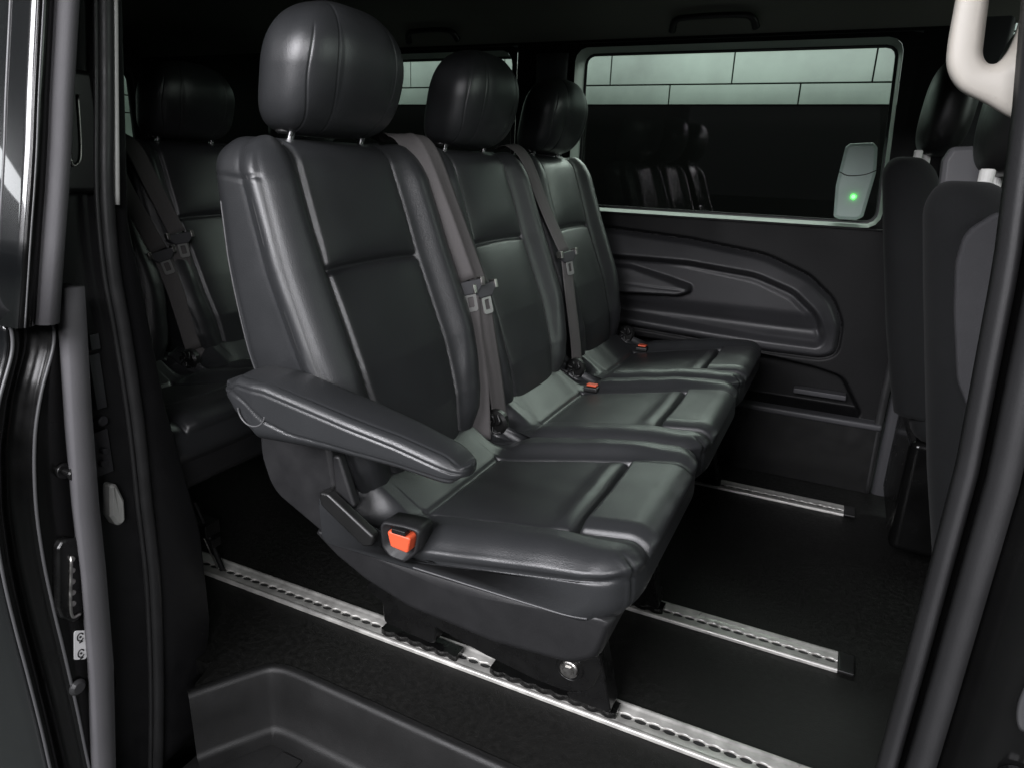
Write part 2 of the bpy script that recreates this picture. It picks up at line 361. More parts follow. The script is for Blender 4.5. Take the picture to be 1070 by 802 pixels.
def snap(P, pts, ymax, r=.0011, off=.0004):
    V_ = P.reshape(-1, 3); V_ = V_[V_[:, 1] < ymax]; out = []
    for x, z in pts:
        d = np.hypot(V_[:, 0]-x, V_[:, 2]-z); k = np.argsort(d)[:4]; w_ = 1/(d[k]+1e-5)
        out.append((x, float((V_[k, 1]*w_).sum()/w_.sum())-off, z))
    out = np.array(out); y = out[:, 1].copy()
    for _ in range(3): y[1:-1] = (y[:-2]+y[1:-1]+y[2:])/3
    out[:, 1] = y
    return MB().tube([tuple(q) for q in out], r, 8)
def make_bench():
    b = thing('passenger_bench', 'black leather three seat bench with padded armrest, standing on the silver rails', 'bench seat', (.62, .45, 0), 'leather bench rows')
    for k in range(3):
        yc = k*SP
        PB = backrest_mesh(yc); bo_ = MB().loops(PB).build('backrest', 'leather', b)
        snap(PB, [(float(f_front(z))-.0125, z) for z in np.linspace(.46, .885, 40)], yc-.10, .0007, -.0004).build('piping', 'slot', bo_)
        snap(PB, [(float(f_back(z))+.019, z) for z in np.linspace(.46, .84, 26)], yc-.10, .0012).build('edge_piping', 'thread_glint', bo_)
        PC = cushion_mesh(yc); cu_ = MB().loops(PC).build('cushion', 'leather', b)
        snap(PC, [(x, .3625) for x in np.linspace(.60, .855, 30)], yc-.15, .0014).build('lower_piping', 'thread_glint', cu_)
        h = MB().loops(headrest_mesh(yc)).build('headrest', 'leather', b)
        for s in (-1, 1):
            p = MB().tube([(.288, yc+s*.085, .915), (.296, yc+s*.085, .935), (.306, yc+s*.085, .968)], .0062, 14).build('post', 'chrome', h)
            MB().cyl((.285, yc+s*.085, .936), 'z', .014, .010, 20, .003).build('post_sleeve', 'black', h)
        # piping line along the top edge of the cushion front corner and top of the backrest
        # dark moulded rear shell closing the back of each seat
        # hinge cover between cushion and backrest, at the far edge of each seat
        hb = MB()
        hx, hy, hz = .502, yc+.195+.02, .415
        hb.cyl((hx, hy, hz), 'y', .026, .022, 28, .005)
        for q in range(5):
            t = 1.1*q
            hb.tube([(hx+.005*math.cos(t), hy-.004, hz+.005*math.sin(t)), (hx+.017*math.cos(t+.5), hy-.006, hz+.017*math.sin(t+.5)), (hx+.023*math.cos(t+1.2), hy-.002, hz+.023*math.sin(t+1.2))], .0028, 8)
        hb.build('hinge_cover', 'black', b)
        if k:                       # small buckles peeping between the cushions
            bk = MB().box(.560, .596, yc+.124, yc+.146, .390, .405).build('buckle', 'black', b, .004)
            MB().box(.567, .592, yc+.126, yc+.144, .4055, .4105).build('button', 'orange', bk, .002)
    # armrest
    rows = []
    xs = [.332+.028*(1-math.cos(a)) for a in np.linspace(.1, 1.5, 12)]+list(np.linspace(.362, .672, 90))+[.674+.034*math.sin(a) for a in np.linspace(.05, 1.5, 14)]
    for x in xs:
        zt = np.interp(x, [.332, .37, .42, .53, .62, .68, .71], [.600, .6215, .621, .601, .584, .569, .560])
        zb = np.interp(x, [.332, .36, .40, .53, .62, .69, .71], [.598, .562, .537, .543, .539, .532, .540])
        yo = np.interp(x, [.332, .40, .55, .71], [-.292, -.302, -.299, -.287]); yi = np.interp(x, [.332, .40, .55, .71], [-.222, -.212, -.213, -.226])
        e = 0
        if x < .36: e = .03-math.sqrt(max(0, .03**2-(.36-x)**2)); e = min(e, .03)
        if x > .674: e = .034-math.sqrt(max(0, .034**2-(x-.674)**2)); e = min(e, .03)
        c = (zt+zb)/2; hh = max(.006, (zt-zb)/2-e*.55)
        rp = round_poly([(yo+e*.7, c+hh), (yi-e*.7, c+hh), (yi-e*.7, c-hh), (yo+e*.7, c-hh)], [.013, .018, .02, .022], 10)
        rows.append([(x, y, z) for y, z in resample(rp, 160)])
    def adisp(P, N):
        x, y, z = P[..., 0], P[..., 1], P[..., 2]; nz = N[..., 2]; ny = N[..., 1]
        zt = np.interp(x, [.332, .37, .42, .53, .62, .68, .71], [.600, .6215, .621, .601, .584, .569, .560])
        yo = np.interp(x, [.332, .40, .55, .71], [-.292, -.302, -.299, -.287])
        d = sm(.6, .85, nz)*(-.0014*np.exp(-((y-yo-.013)/.0016)**2))
        d += sm(-.5, -.8, ny)*(-.0018*np.exp(-((z-zt+.012)/.0016)**2))
        zs = np.interp(x, [.36, .39, .42, .46, .52, .60, .70], [.600, .588, .570, .560, .557, .551, .540])
        d += sm(-.3, -.7, ny)*(-.0028*np.exp(-((z-zs)/.0018)**2))
        d += .003*sm(.5, .9, nz)*np.clip(1-((y+.255)/.03)**2, 0, 1)
        return d
    ar = MB().loops(displace(rows, adisp)).build('armrest', 'leather', b)
    arc = [(.398+.0235*math.cos(t), -.3025+.0015*abs(math.cos(t)), .581+.021*math.sin(t)) for t in np.linspace(math.pi*1.0, 2*math.pi*.97, 15)]
    MB().tube(arc, .0013, 8).build('pivot_cap', 'thread_glint', ar)
    # plastic side shield below the armrest
    pol = round_poly([(.316, .535), (.316, .465), (.334, .410), (.455, .350), (.468, .40), (.452, .50), (.44, .545)], [.01, .08, .06, .02, .03, .03, .01], 8)
    MB().prism([tuple(q) for q in pol], 'y', -.214, -.165, .006).build('side_shield', 'shell', b, .002)
    # recline lever
    lv = MB(); pol = round_poly([(.452, .452), (.470, .452), (.548, .405), (.543, .388), (.528, .384), (.455, .430)], [.006, .01, .008, .008, .008, .01], 5)
    lv.prism([tuple(q) for q in pol], 'y', -.243, -.226, .003); lv.cyl((.462, -.228, .437), 'y', .014, .02, 20, .002)
    lv.build('recline_lever', 'black', b, .0015)
    pol = round_poly([(.462, .50), (.474, .505), (.500, .43), (.488, .415), (.465, .44)], .006, 4)
    MB().prism([tuple(q) for q in pol], 'y', -.222, -.206, .003).build('lever_guard', 'shell', b, .0015)
    # lower seat shell
    pol = round_poly([(.405, .366), (.452, .330), (.504, .303), (.581, .279), (.723, .268), (.838, .277), (.872, .300), (.888, .366)], [.004, .05, .06, .08, .1, .025, .03, .004], 8)
    prof = resample(pol, 120)
    rows = []
    for y in [-.214+.02*(1-math.cos(a)) for a in np.linspace(.0, 1.57, 10)]+[0, .3, .6, 1.0]+[1.113-.02*(1-math.cos(a)) for a in np.linspace(1.57, 0, 10)]:
        e = max(0, -.194-y, y-1.093); d = .02-math.sqrt(max(0, .02**2-e*e))
        cx, cz = .65, .325
        rows.append([(cx+(x-cx)*(1-d*2.2), y, .366-(.366-z)*(1-d*9) if d < .1 else z) for x, z in prof])
    MB().loops(rows).build('base_shell', 'shell', b)
    # buckle in its leather holster on the near side
    bk = MB()
    pol = round_poly([(.552, .432), (.556, .392), (.572, .380), (.604, .379), (.628, .400), (.636, .436), (.60, .436)], [.01, .014, .014, .014, .014, .008, .002], 6)
    outer = resample(pol, 60); rows = []
    for y, k, dz in ((-.206, .96, 0), (-.236, 1.0, 0), (-.242, .96, .0), (-.242, .84, .0), (-.226, .80, .0)):
        rows.append([(.590+(x-.593)*k*.8, y, .410+(z-.410)*k) for x, z in outer])
    bk = MB().loops(rows, cap=True).build('buckle', 'shell', b)
    q = MB(); q.v = []
    q.prism([tuple(p) for p in round_poly([(.572, .425), (.578, .401), (.606, .398), (.611, .423)], .004, 4)], 'y', -.247, -.222, .002)
    qb = q.build('button', 'orange', bk, .001)
    MB().box(.581, .603, -.2478, -.235, .4235, .4305).build('tongue_slot', 'black', bk, .001)
    # mounting plates on the three rails
    for yr, n in ((.036, 0), (.367, 1), (1.078, 2)):
        y0 = yr-.030
        pol = round_poly([(.47, .150), (.475, .088), (.495, .074), (.60, .052), (.70, .038), (.766, .036), (.806, .060), (.822, .110), (.80, .20), (.60, .215), (.48, .19)], [.01, .02, .02, .05, .05, .04, .03, .03, .02, .02, .02], 6)
        mp = MB().prism([tuple(p) for p in pol], 'y', y0, y0+.012, .003)
        mp.prism([tuple(p) for p in round_poly([(.355, .13), (.335, .115), (.338, .098), (.372, .086), (.376, .040), (.492, .030), (.498, .085), (.47, .15), (.42, .16)], .012, 5)], 'y', y0+.004, y0+.052, .003)
        mp.prism([tuple(p) for p in round_poly([(.758, .032), (.786, .044), (.798, .090), (.802, .150), (.810, .150), (.842, .020), (.766, .020)], .006, 4)], 'y', y0+.006, y0+.050, .002)
        mo = mp.build('mounting_plate', 'steel', b, .0015)
        bo = MB(); bo.cyl((.764, y0-.0070, .088), 'y', .0165, .008, 28, .002); bo.cyl((.764, y0-.010, .088), 'y', .010, .004, 6, .001)
        bo.build('bolt', 'bolt', mo)
        MB().tube([(.764+.024*math.cos(t), y0+.0005, .088+.024*math.sin(t)) for t in np.linspace(0, 2*math.pi, 28, endpoint=False)], .0016, 8, True).build('bolt_ring', 'steel', mo)
        MB().tube([(.60, y0, .15), (.70, y0, .10)], .004, 8).build('plate_rib', 'steel', mo)
        for xa, xb_ in ((.362, .535), (.605, .848)):      # scalloped feet lying in the rail slot
            sh = MB(); low = []
            for i in range(45):
                x = xa+(xb_-xa)*i/44
                low.append((x, yr-.0150-.0050*abs(math.sin((x-xa)/.0305*math.pi))))
            sh.prism(low+[(x, yr+.012) for x, _ in low[::-1]], 'z', .0035, .017)
            sh.build('rail_foot', 'steel', mo)
    return b
bench = make_bench()
rear = copy_tree(bench, skip=('armrest', 'mounting_plate', 'side_shield', 'recline_lever', 'lever_guard'))
rear.location.x -= .85
tag(rear, 'black leather bench in the dark back row behind the armrest bench', 'bench seat', 'leather bench rows')
# floor lever at the foot of the rear bench
fl = MB(); fl.tube([(-.125, .012, .175), (-.11, .012, .145), (-.06, .014, .022)], .006, 10); fl.box(-.15, -.085, .0, .04, .10, .13)
fl.box(-.125, -.075, .005, .03, .075, .095)
fo = fl.build('foot_strut', 'black', rear, .002)
MB().tube([(-.118, .002, .150), (-.064, .004, .03)], .0016, 8).build('strut_edge', 'bolt', fo)

# ================================================================== SEAT BELTS
def ribbon(mb, pts, wdir, w=.041, t=.0014):
    pts = catmull(pts, 10); n = len(pts)
    W = catmull([np.array(q, float) for q in wdir], max(1, (n-1)//(len(wdir)-1))) if len(wdir) > 1 else [np.array(wdir[0], float)]*n
    rows = []
    for i in range(n):
        T = pts[min(i+1, n-1)]-pts[max(i-1, 0)]; T /= np.linalg.norm(T)
        wv = W[min(i, len(W)-1)]; wv = wv-T*(wv@T); wv /= np.linalg.norm(wv); nn = np.cross(T, wv)
        row = []
        for a in np.linspace(-.5, .5, 9): row.append(pts[i]+wv*w*a+nn*(t*(1-abs(2*a)**8*.6)+.0005*math.cos(a*40)))
        for a in np.linspace(.5, -.5, 9): row.append(pts[i]+wv*w*a-nn*t*(1-abs(2*a)**8*.6))
        rows.append(row)
    mb.loops(rows)
def frame_from(p, down, side):
    d = np.array(down, float); d /= np.linalg.norm(d); s = np.array(side, float); s -= d*(s@d); s /= np.linalg.norm(s); n = np.cross(d, s)
    return np.array(p, float), d, s, n
def belt(label, pts, wdir, tp, tdown, tside, group='seat belts hanging over the benches', low=None):
    b = thing('seat_belt', label, 'seat belt', pts[-1], group)
    mb = MB(); ribbon(mb, pts, wdir); mb.build('webbing', 'webbing', b)
    if low:
        m2 = MB()
        ribbon(m2, low, wdir); m2.build('lap_webbing', 'webbing', b)
    c, d, s, n = frame_from(tp, tdown, tside)
    def pt(a, e, h): return c+s*a+d*e+n*h
    # plastic tongue body
    t = MB(); v = []
    prof = [(-.029, -.006), (.029, -.006), (.030, .006), (.016, .020), (-.016, .020), (-.030, .006)]
    rows = []
    for h, k in ((-.006, .9), (-.004, 1), (.007, 1), (.009, .9)): rows.append([pt(a*k, e*k, h) for a, e in prof])
    tb = t.loops(rows, smooth=False).build('tongue', 'trimgrey', b, .0015)
    # upturned end lugs
    for q in (-1, 1):
        lg = MB(); lg.loops([[pt(q*.029+a, e, h) for a, e in ((-.004, -.010), (.004, -.010), (.004, .007), (-.004, .007))] for h in (-.004, .012)], smooth=False)
        lg.build('tongue_lug', 'bolt', tb, .001)
    # metal latch plate with its window
    lp = MB()
    o = round_poly([(-.012, .016), (.012, .016), (.012, .052), (-.012, .052)], [.001, .001, .005, .005], 5); i_ = round_poly([(-.0065, .024), (.0065, .024), (.0065, .044), (-.0065, .044)], .002, 5)
    rows = [[pt(a, e, h) for a, e in q] for q, h in ((o, .0035), (o, .006), (i_, .006), (i_, .0035), (o, .0035))]
    lp.loops(rows, cap=False, smooth=False).build('latch_plate', 'latch', tb)
    return b
V = (.25, .95, .12)
belt('narrow edge on strap of the belt pair beside the armrest seat', [(.262, .178, .938), (.300, .178, .948), (.340, .182, .925), (.385, .196, .82), (.432, .213, .690)], [(.62, .75, .0), (.72, .62, 0), (.8, .5, .0)], (.437, .213, .684), (.22, .02, -1), (.6, .8, 0), low=[(.440, .212, .684), (.452, .207, .60), (.475, .195, .50), (.490, .182, .39)])
belt('broad grey webbing belt facing the camera between the armrest seat and the middle seat', [(.262, .226, .938), (.300, .228, .948), (.338, .236, .925), (.388, .240, .82), (.447, .247, .682)], [V, V, (.3, .95, 0)], (.452, .247, .676), (.24, .03, -1), (.3, .95, 0), low=[(.452, .246, .676), (.468, .242, .60), (.488, .248, .48), (.500, .258, .37)])
belt('grey webbing belt hanging between the middle seat and the window seat', [(.262, .668, .938), (.300, .672, .948), (.338, .682, .915), (.39, .684, .81), (.448, .689, .704)], [V, V, (.3, .95, 0)], (.453, .689, .698), (.24, .03, -1), (.3, .95, 0), low=[(.453, .688, .698), (.470, .688, .60), (.492, .690, .48), (.505, .692, .38)])
belt('dim belt on the back row, leftmost of the two with bright latch plates', [(-.50, .15, .935), (-.46, .155, .89), (-.435, .175, .80), (-.405, .215, .678)], [V, V], (-.402, .217, .672), (.2, .2, -1), (.3, .95, 0), 'belts on the back bench', low=[(-.402, .218, .67), (-.385, .235, .57), (-.370, .255, .43)])
belt('dim belt on the back row, right one of the two with bright latch plates', [(-.51, .215, .94), (-.47, .228, .91), (-.435, .245, .82), (-.405, .272, .715)], [V, V], (-.402, .273, .708), (.2, .05, -1), (.3, .95, 0), 'belts on the back bench', low=[(-.402, .274, .705), (-.390, .272, .57), (-.372, .285, .40)])

# ================================================================== FLOOR, RAILS, STEP
FY = -.145
fl = MB()
pl = [(-1.75, 1.262), (-1.75, -.33), (.150, -.33), (.160, -.262)]+[(.222, -.170)]
# floor outline with the rounded step recess cut out
arc = [(.165, -.270), (.205, -.205), (.226, -.172), (.240, -.1555), (.260, -.1480), (.285, -.1455), (.34, -.1460), (1.10, -.166), (1.135, -.18), (1.15, -.22), (1.15, -.33), (2.0, -.33), (2.0, 1.262)]
plan = [(-1.75, 1.262), (-1.75, -.20), (.135, -.20), (.150, -.245)]+arc
fl.prism(plan, 'z', -.030, 0)
structure(fl.build('floor', 'floor'))
# step tray
st = thing('door_step', 'black moulded entry step sunk into the floor below the bench', 'step', (.6, -.25, -.12))
edge = catmull([(.1635, -.2730), (.178, -.248), (.205, -.205), (.226, -.172), (.240, -.1555), (.260, -.1480), (.285, -.1455), (.34, -.1460), (.70, -.156), (1.10, -.166), (1.135, -.18), (1.15, -.22), (1.15, -.33)], 6)
cen = np.array([.65, -.40]); prof = [(0.012, .001), (.004, .0035), (-.003, .002), (-.007, -.004), (-.012, -.06), (-.016, -.112), (-.020, -.121), (-.028, -.125), (-.05, -.126)]
rows = []
E2 = np.array([p[:2] for p in edge]); L_ = np.r_[0, np.cumsum(np.linalg.norm(np.diff(E2, axis=0), axis=1))]; t_ = np.linspace(0, L_[-1], 160); E2 = np.stack([np.interp(t_, L_, E2[:, k]) for k in (0, 1)], 1); T2 = np.gradient(E2, axis=0); Nn = np.stack([T2[:, 1], -T2[:, 0]], 1); Nn /= np.linalg.norm(Nn, axis=1, keepdims=True)
sgn = 1 if ((E2-cen)*Nn).sum() > 0 else -1
for o_, z in prof: rows.append([(E2[i][0]+sgn*Nn[i][0]*o_, E2[i][1]+sgn*Nn[i][1]*o_, z+(0.002 if z > 0 else 0)) for i in range(len(E2))])
MB().loops(rows, cap=False, closed=False).build('step_rim', 'tray', st)
tb = MB(); tb.box(.168, 1.15, -.42, -.155, -.15, -.1265)
for i in range(9):
    x = .30+i*.09
    tb.box(x, x+.045, -.40, -.20, -.1270, -.1230)
tb.build('step_tread', 'tray', st, .0015)
sl = MB(); sl.box(.10, 1.2, -.46, -.42, -.32, -.128); sl.build('sill_plate', 'satin', st, .006)

def rail(label, y, x0, x1, w=.062):
    r = thing('floor_rail', label, 'seat rail', ((x0+x1)/2, y, 0), 'silver seat rails in the floor')
    mb = MB(); h = .0075
    n = int((x1-x0)/.0031)
    for s in (-1, 1):
        # flange with scalloped inner edge and a raised outer lip
        rows = []
        for i in range(n+1):
            x = x0+(x1-x0)*i/n
            ph = ((x-x0)/.025) % 1.0
            inner = .0034+.0034*math.sqrt(max(0, 1-((ph-.5)/.36)**2))
            c = [(inner, .0012), (inner, .0046), (inner+.0012, .0052), (w*.30, .0052), (w*.345, .0056), (w*.38, h), (w*.46, h+.001), (w*.49, h-.002), (w*.5, .0008)]
            rows.append([(x, y+s*q, z) for q, z in c])
        mb.loops(rows, cap=False, closed=False)
    mb.build('rail_flange', 'alu', r)
    MB().box(x0, x1, y-w*.49, y+w*.49, .0002, .0012).build('rail_bed', 'slot', r)
    pins = MB()
    k = 0
    while x0+.0125+k*.025 < x1-.004:
        cx = x0+k*.025
        if k: pins.cyl((cx, y, .0012), 'z', .0030, .0022, 10, .0008)
        k += 1
    po = pins.build('slot_teeth', 'alu', r); po['kind'] = 'stuff'
    e = MB(); e.box(x1, x1+.030, y-w*.5, y+w*.5, .0005, .009); e.build('end_cap', 'black', r, .003)
    return r
rail('long silver rail nearest the door step, running under the armrest side of the bench', .036, -1.5, 1.19)
rail('silver rail ending in a black cap in the middle of the open floor', .367, .34, 1.19)
rail('silver rail close to the far wall, ending near the driver side seat', 1.078, .34, 1.19)

# ================================================================== FAR SIDE WALL
YW = 1.275
wall = thing('side_wall', 'dark plastic lined van wall with two framed windows beyond the bench', 'van wall', (.2, YW, 0))
def poly_sd(poly, X, Z):
    P = np.array(poly, float); n = len(P); d = np.full(X.shape, 1e9); ins = np.zeros(X.shape, bool)
    for i in range(n):
        a, b = P[i], P[(i+1) % n]; e = b-a; L = e@e
        t = np.clip(((X-a[0])*e[0]+(Z-a[1])*e[1])/L, 0, 1)
        d = np.minimum(d, np.hypot(X-a[0]-t*e[0], Z-a[1]-t*e[1]))
        c = ((a[1] > Z) != (b[1] > Z)) & (X < (b[0]-a[0])*(Z-a[1])/((b[1]-a[1]) if abs(b[1]-a[1]) > 1e-9 else 1e-9)+a[0])
        ins ^= c
    return np.where(ins, d, -d)
def spline_poly(pts):
    return [tuple(p) for p in catmull([(*p,) for p in pts], 5, True)]
out_p = round_poly([(.22, .725), (.635, .700), (.865, .671), (.992, .621), (1.066, .559), (1.098, .492), (1.098, .405), (1.06, .388), (.904, .387), (.729, .397), (.22, .42)], [.02, .3, .3, .12, .12, .1, .05, .08, .3, .3, .02], 8)
in_p = round_poly([(.26, .634), (.642, .633), (.845, .615), (.959, .576), (1.035, .513), (1.058, .443), (1.045, .419), (.9, .419), (.726, .427), (.475, .441), (.26, .455)], [.03, .3, .2, .12, .1, .05, .015, .2, .3, .3, .03], 8)
wed_p = round_poly([(.22, .602), (.46, .607), (.588, .580), (.655, .562), (.660, .542), (.624, .526), (.22, .505)], [.01, .1, .1, .012, .012, .03, .01], 8)
poc_p = round_poly([(.20, .372), (.893, .372), (1.047, .356), (1.13, .338), (1.192, .24), (1.19, .225), (.20, .225)], [.01, .2, .1, .06, .02, .002, .002], 8)
def wall_h(X, Z):
    so, si, sw, sp = (poly_sd(p, X, Z) for p in (out_p, in_p, wed_p, poc_p))
    h = .012*sm(-.002, .012, so)-.007*np.exp(-((so+.004)/.004)**2)+.040*np.clip(so/.085, 0, 1)*sm(.42, .52, Z)
    h -= .058*sm(-.012, .014, si)*sm(.40, .47, Z)+.010*sm(-.006, .010, si)*sm(.47, .40, Z)
    h += .012*sm(.50, .432, Z)*sm(-.01, .02, si)
    h += .034*sm(-.003, .012, sw)*sm(.62, .50, Z)+.026*sm(-.003, .008, sw)
    h += -.003*np.exp(-((Z-.548-.02*(.66-X))/.002)**2)*(sw > .012)
    h -= .060*sm(-.004, .012, sp)
    h += .05*sm(1.19, 1.235, X)*0
    return h
xs = np.r_[np.arange(-1.72, .30, .03), np.arange(.30, 1.262, .0036)]; zs = np.arange(.222, .767, .0036)
X, Z = np.meshgrid(xs, zs, indexing='ij')
Y = YW-wall_h(X, Z)-.02*sm(.76, .70, Z)*0
SO = poly_sd(out_p, X, Z); n_, m_ = X.shape
vv = [(X[i, j], Y[i, j], Z[i, j]) for i in range(n_) for j in range(m_)]
def grid_part(name, mt, inside):
    mb = MB(); idx = {}; V_ = []; F_ = []
    for i in range(n_-1):
        for j in range(m_-1):
            if (SO[i, j] > -.0005) != inside: continue
            q = []
            for a in (i*m_+j, (i+1)*m_+j, (i+1)*m_+j+1, i*m_+j+1):
                if a not in idx: idx[a] = len(V_); V_.append(vv[a])
                q.append(idx[a])
            F_.append(q)
    return mb.add(V_, F_).build(name, mt, wall)
grid_part('trim_panel', 'trim', False); grid_part('panel_inlay', 'inlay', True)
MB().box(-1.72, 1.255, 1.236, 1.285, .202, .2215).build('foot_sill', 'trimgrey', wall, .006)
MB().box(-1.72, 1.255, 1.246, 1.256, .001, .2015).build('kick_panel', 'black', wall)
MB().box(1.00, 1.15, 1.292, 1.330, .262, .278).build('pocket_rib', 'trimgrey', wall, .003)
MB().box(-1.72, 1.262, 1.262, 1.31, .7665, .7700).build('waist_ledge', 'trim', wall)
# windows
def window(x0, x1, xt0, xt1, zb=.776, zt=1.25, rad=.035):
    sh = [(x0, zb), (x1, zb), (xt1, zt), (xt0, zt)]
    c = resample(round_poly(sh, rad, 12), 160)
    cen = c.mean(0)
    def ring(s_, y): return [(q[0]+np.sign(q[0]-cen[0])*s_, y, q[1]+np.sign(q[1]-cen[1])*s_) for q in c]
    def rect(y, m):
        out = []
        X0, X1, Z0, Z1 = min(x0, xt0)-m, max(x1, xt1)+m, zb-.0055, zt+m
        for q in c:
            d = q-cen; k = min((X1-cen[0])/d[0] if d[0] > 1e-6 else ((X0-cen[0])/d[0] if d[0] < -1e-6 else 1e9), (Z1-cen[1])/d[1] if d[1] > 1e-6 else ((Z0-cen[1])/d[1] if d[1] < -1e-6 else 1e9))
            out.append((cen[0]+d[0]*k, y, cen[1]+d[1]*k))
        return out
    inn = offset([tuple(q) for q in c], .004)
    f = MB().loops([[(q[0], 1.335, q[1]) for q in inn], [(q[0], 1.328, q[1]) for q in inn], [(q[0], 1.272, q[1]) for q in c], [(q[0]*1, 1.262, q[1]) for q in offset([tuple(q) for q in c], -.004)]], cap=False)
    fo = f.build('window_frame', 'frame', wall)
    MB().loops([[(q[0], 1.2615, q[1]) for q in offset([tuple(q) for q in c], -.0045)], rect(1.2635, .016)], cap=False).build('frame_surround', 'trim', fo)
    gl = MB(); v = [(q[0], 1.331, q[1]) for q in inn]; gl.add(v, [tuple(range(len(v)))], False); gl.build('window_pane', 'glass', fo)
    rb = MB(); rb.loops([[(q[0], 1.3275, q[1]) for q in inn], [(q[0], 1.3275, q[1]) for q in offset([tuple(q) for q in inn], .007)], [(q[0], 1.330, q[1]) for q in offset([tuple(q) for q in inn], .008)]], cap=False).build('window_seal', 'rubber', fo)
    return min(x0, xt0)-.016, max(x1, xt1)+.016
a0, a1 = window(.232, 1.150, .232, 1.122)
b0, b1 = window(-.92, .012, -.92, .006)
up = MB()
up.box(-1.72, 1.30, 1.266, 1.40, 1.2675, 1.36)
for q0, q1 in ((-1.72, b0), (b1, a0), (a1, 1.262)): up.box(q0, q1, 1.266, 1.34, .7705, 1.267)
up.build('pillar_trim', 'trim', wall)
lp = MB(); lp.tube([(.150, 1.262, 1.24), (.150, 1.259, 1.0), (.150, 1.262, .78)], [.055, .05, .05], 16, flat=.25, up=(0, 1, 0)); lp.build('pillar_cover', 'trimgrey', wall)
# far front pillar behind the driver's seat
fp = MB(); fp.box(1.263, 1.36, 1.25, 1.36, -.02, 1.36); fp.build('front_pillar_trim', 'trimgrey', wall, .015)
MB().tube([(1.246, 1.257, .76), (1.252, 1.257, .56), (1.246, 1.257, .28), (1.25, 1.257, .0)], .012, 10).build('pillar_seal', 'rubber', wall)
# device in the window corner
dv = thing('window_sensor', 'small pale grey unit with a glowing green dot at the window corner', 'sensor', (1.07, 1.29, .80))
pol = round_poly([(1.030, .795), (1.022, .880), (1.030, .985), (1.040, .993), (1.098, .997), (1.110, .985), (1.118, .92), (1.106, .80), (1.09, .79), (1.045, .79)], [.01, .05, .01, .01, .01, .01, .05, .01, .02, .02], 6)
MB().prism([tuple(q) for q in pol], 'y', 1.285, 1.325, .008).build('casing', 'device', dv, .003)
MB().tube([(1.026, 1.2845, .918), (1.05, 1.2842, .909), (1.09, 1.2842, .913), (1.117, 1.2845, .925)], .0013, 6).build('lid_seam', 'slot', dv)
MB().cyl((1.072, 1.2815, .853), 'y', .0055, .004, 16, .001).build('indicator_lamp', 'led', dv)

# ================================================================== CEILING
ce = MB()
prof = [(-.36, 1.27), (-.33, 1.315), (-.26, 1.345), (.0, 1.365), (.45, 1.372), (.9, 1.365), (1.14, 1.345), (1.22, 1.315), (1.264, 1.275)]
pr = catmull([(0, *q) for q in prof], 6)
rows = [[(x, q[1], q[2]) for q in pr] for x in (-1.75, -.6, .2, 1.0, 2.0)]
rows = rows+[[(2.0, q[1], q[2]+.04) for q in pr], ]+[[(x, q[1], q[2]+.04) for q in pr] for x in (1.0, -1.75)]
ce.loops(rows, cap=False, closed=False)
structure(ce.build('ceiling', 'headliner'))
rf = MB(); pr2 = catmull([(0, -.41, 1.262), (0, -.415, 1.30), (0, -.37, 1.375), (0, -.26, 1.41), (0, .45, 1.43), (0, 1.2, 1.42), (0, 1.37, 1.38), (0, 1.41, 1.30)], 6)
rf.loops([[(x, q[1], q[2]+dz_) for q in pr2] for x, dz_ in ((-1.79, 0), (2.0, 0), (2.0, .012), (-1.79, .012))], cap=False, closed=False)
structure(rf.build('roof', 'paint'))
hd = MB(); hd.box(.10, 1.22, -.40, -.345, 1.235, 1.30); hd.build('door_header', 'satin', None, .01)
hd_o = bpy.data.objects['door_header']; tag(hd_o, 'black header beam above the open sliding door', 'door header')
def roof_handle(label, xa, xb):
    h = MB(); z = 1.305
    h.tube([(xa, 1.226, z-.022), (xa+.012, 1.205, z), (xa+.05, 1.196, z+.006), (xb-.05, 1.196, z+.006), (xb-.012, 1.205, z), (xb, 1.226, z-.022)], [.011, .009, .008, .008, .009, .011], 12)
    o = h.build('roof_handle', 'black'); tag(o, label, 'grab handle', 'dark roof handles'); return o
roof_handle('black roof grab handle above the large side window', .530, .760)
roof_handle('black roof grab handle above the rear side window', -.36, -.17)

# ================================================================== TAILGATE, REAR BODY SIDE, GARAGE
tg = thing('tailgate', 'dark tailgate with a window glimpsed behind the back bench', 'tailgate', (-1.74, .45, 0))
t = MB(); t.box(-1.78, -1.73, -.33, 1.30, -.03, .88); t.box(-1.78, -1.73, -.33, 1.30, 1.24, 1.40); t.box(-1.78, -1.73, -.33, .12, .88, 1.24); t.box(-1.78, -1.73, 1.225, 1.30, .88, 1.24)
t.build('tailgate_panel', 'trim', tg)
cc = resample(round_poly([(.12, .88), (1.225, .88), (1.225, 1.24), (.12, 1.24)], .001, 4), 120); ci = resample(round_poly([(.125, .885), (1.22, .885), (1.212, 1.235), (.13, 1.235)], .07, 12), 120)
MB().loops([[(-1.7285, q[0], q[1]) for q in cc], [(-1.7285, q[0], q[1]) for q in ci], [(-1.76, q[0], q[1]) for q in ci]], cap=False).build('window_frame', 'trim', tg)
MB().add([(-1.765, q[0], q[1]) for q in ci], [tuple(range(len(ci)))], False).build('window_pane', 'glass', tg)

